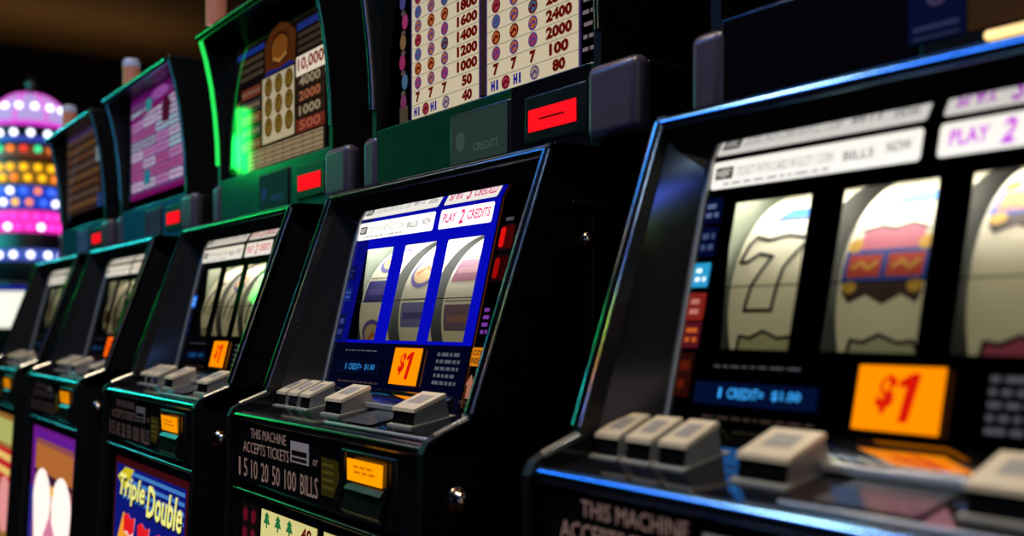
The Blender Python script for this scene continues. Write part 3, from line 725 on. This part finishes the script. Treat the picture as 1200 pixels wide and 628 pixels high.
b = MB(); b.lathe((tx, ty, zz(112)), [(.03, 0), (.03, .03), (.015, .04), (.03, .06), (.035, .085), (.02, .11), (0, .125)], mat('finial_metal', (.25, .26, .27), .35, .8), 14); b.build('finial', tower, TO)
for v0, v1, r, c, e in ((160, 172, .205, (.05, .08, .6), .6), (195, 220, .203, (.35, .16, .01), .5), (222, 248, .203, (.01, .05, .5), .9), (250, 275, .206, (.85, .02, .45), 1.0), (294, 308, .217, (.06, .1, .5), .8), (176, 190, .203, (.25, .05, .02), .5)):
    b = MB(); b.lathe((tx, ty, 0), [(r, zz(v1)), (r+.004, zz((v0+v1)/2)), (r, zz(v0))], dome_m('band_%d' % v0, c, e), 32); b.build('light_band', tower, TO)
bulbs = {}
def bulb(c, e):
    if (c, e) not in bulbs:
        b = MB(); bm_sphere(b, (0, 0, 0), .021, dome_m('bulb_%d_%d_%d' % c, srgb(*c), e)); o = b.build('bulb', None, (0, 0, 0)); bulbs[(c, e)] = o.data; bpy.data.objects.remove(o)
    o = bpy.data.objects.new('bulb', bulbs[(c, e)]); COL.objects.link(o); o.parent = tower; return o
def ring_bulbs(v, r, cols, n, e, ph=0.):
    face = math.atan2(-ty, -tx)
    for i in range(n):
        a = face-math.pi*.5+math.pi*(i+.5+ph)/n
        o = bulb(cols[i % len(cols)], e); o.location = (r*math.cos(a), r*math.sin(a), zz(v)-KT)
WH, YL, BLU, PK, OR, GN, RD = (235, 235, 255), (255, 190, 20), (60, 110, 255), (255, 60, 200), (255, 130, 40), (40, 230, 150), (230, 50, 40)
ring_bulbs(131, .205, [WH], 7, 3.0, .25); ring_bulbs(162, .222, [WH], 7, 2.2); ring_bulbs(180, .212, [RD, GN, OR], 8, 1.6)
ring_bulbs(201, .212, [YL], 8, 1.8); ring_bulbs(213, .212, [YL, YL, OR], 8, 1.6, .3); ring_bulbs(228, .212, [OR, BLU, WH, BLU], 8, 1.5)
ring_bulbs(241, .212, [BLU, WH, YL, OR], 8, 1.4, .4); ring_bulbs(257, .214, [PK], 10, 1.6); ring_bulbs(269, .214, [PK, PK, WH], 10, 1.4, .4); ring_bulbs(301, .228, [WH], 7, 1.8)

# ------------------------------------------------------------------ room
def struct(name, b):
    o = b.build(name, None, (0, 0, 0)); o['kind'] = 'structure'; return o
X0, X1, Y0, Y1, ZC = -12.0, 4.0, -5.0, 5.0, 3.9
b = MB(); b.add([(X0, Y0, 0), (X1, Y0, 0), (X1, Y1, 0), (X0, Y1, 0)], [[0, 1, 2, 3]], mat('dark_carpet', (.02, .008, .01), .9, spec=.1, scale=6)); struct('floor', b)
b = MB(); b.add([(X0, Y0, ZC), (X0, Y1, ZC), (X1, Y1, ZC), (X1, Y0, ZC)], [[0, 1, 2, 3]], mat('brown_ceiling', (.10, .055, .022), .8, spec=.1, scale=3)); struct('ceiling', b)
WM = mat('black_wall', (.006, .004, .006), .7, spec=.1)
for nm, q in (('wall_left', [(X0, Y0, 0), (X0, Y1, 0), (X0, Y1, ZC), (X0, Y0, ZC)]), ('wall_back', [(X0, Y1, 0), (X1, Y1, 0), (X1, Y1, ZC), (X0, Y1, ZC)]),
              ('wall_right', [(X1, Y1, 0), (X1, Y0, 0), (X1, Y0, ZC), (X1, Y1, ZC)]), ('wall_front', [(X1, Y0, 0), (X0, Y0, 0), (X0, Y0, ZC), (X1, Y0, ZC)])):
    b = MB(); b.add(q, [[0, 1, 2, 3]], WM); struct(nm, b)

# ------------------------------------------------------------------ lamps
def area(name, loc, aim, sx, sy, power, color):
    d = bpy.data.lights.new(name, 'AREA'); d.shape = 'RECTANGLE'; d.size = sx; d.size_y = sy; d.energy = power; d.color = color
    o = bpy.data.objects.new(name, d); COL.objects.link(o); o.location = loc
    o.rotation_euler = (Vector(aim)-Vector(loc)).to_track_quat('-Z', 'Y').to_euler()
    return o
# unseen strip lamps added overhead to draw the coloured lines on the trims
area('trim_light_blue', (-1.7, -.15, 2.2), (-1.7, .5, 1.0), 2.2, .22, 13, (.03, .30, 1.))
area('trim_light_neutral', (-3.3, -.15, 2.2), (-3.3, .5, 1.0), 1.0, .10, 1.2, (.9, .75, .65))
area('trim_light_green', (-5.0, -.15, 2.2), (-5.0, .5, 1.0), 1.4, .14, 5, (.02, .9, .25))
area('trim_light_teal', (-8.1, -.15, 2.2), (-8.1, .5, 1.0), 4.0, .20, 38, (.05, .85, .85))
# unseen fill lamps added for soft reflections on the machines
area('fill_warm_grey', (3.2, -1.6, 1.1), (-.6, .6, 1.0), 2.4, 1.6, 3.5, (1., .80, .78))
area('fill_blue', (1.0, -2.4, 1.5), (-1.2, .6, 1.0), .5, .7, 3, (.12, .35, 1.))
# small unseen lamps added at right to put coloured glints on the visor edges
for nm, z, h, p, c in (('glint_pale_blue', 2.86, .32, 1.8, (.45, .68, 1.)), ('glint_blue', 2.40, .20, .7, (.08, .16, 1.)), ('glint_lime', 2.19, .16, .9, (.50, .9, .05)), ('glint_amber', 1.95, .10, .5, (1., .35, .08)), ('glint_blue', 1.80, .08, .5, (.10, .30, 1.))):
    area(nm, (1.8, -.9, z), (-.9, .6, z-1.2), .12, h, p, c)
area('green_neon_tube', (-7.48, -1.5, 2.29), (-3.0, .69, 1.6), .09, .48, 2.0, (.01, 1., .10))
area('green_neon_tube', (-6.3, -1.0, 2.0), (-1.5, .61, .95), .07, .20, .7, (.01, 1., .10))
area('downlight_warm', (-.9, -.2, 3.6), (-.9, .5, .8), .5, .5, 40, (1., .80, .52))
area('downlight_warm', (-2.6, -.2, 3.6), (-2.6, .5, .8), .5, .5, 22, (1., .80, .52))
area('ceiling_fill', (-10.6, 1.5, 3.0), (-10.6, 1.5, 3.9), .6, 4.0, 14, (1., .72, .4))  # unseen upward lamp added to brighten the ceiling

w = bpy.data.worlds.new('night'); S.world = w; w.use_nodes = True
w.node_tree.nodes['Background'].inputs[0].default_value = (.003, .0025, .004, 1)
w.node_tree.nodes['Background'].inputs[1].default_value = 1

# ------------------------------------------------------------------ camera
cd = bpy.data.cameras.new('camera'); cam = bpy.data.objects.new('camera', cd); COL.objects.link(cam)
cam.location = (0, 0, HC); cam.rotation_euler = (math.pi/2, 0, PSI)
cd.sensor_width = 36; cd.lens = 36; cd.shift_y = 66.5/1200; cd.clip_start = .02
cd.dof.use_dof = True; cd.dof.focus_distance = 1.22; cd.dof.aperture_fstop = 3.3
S.camera = cam
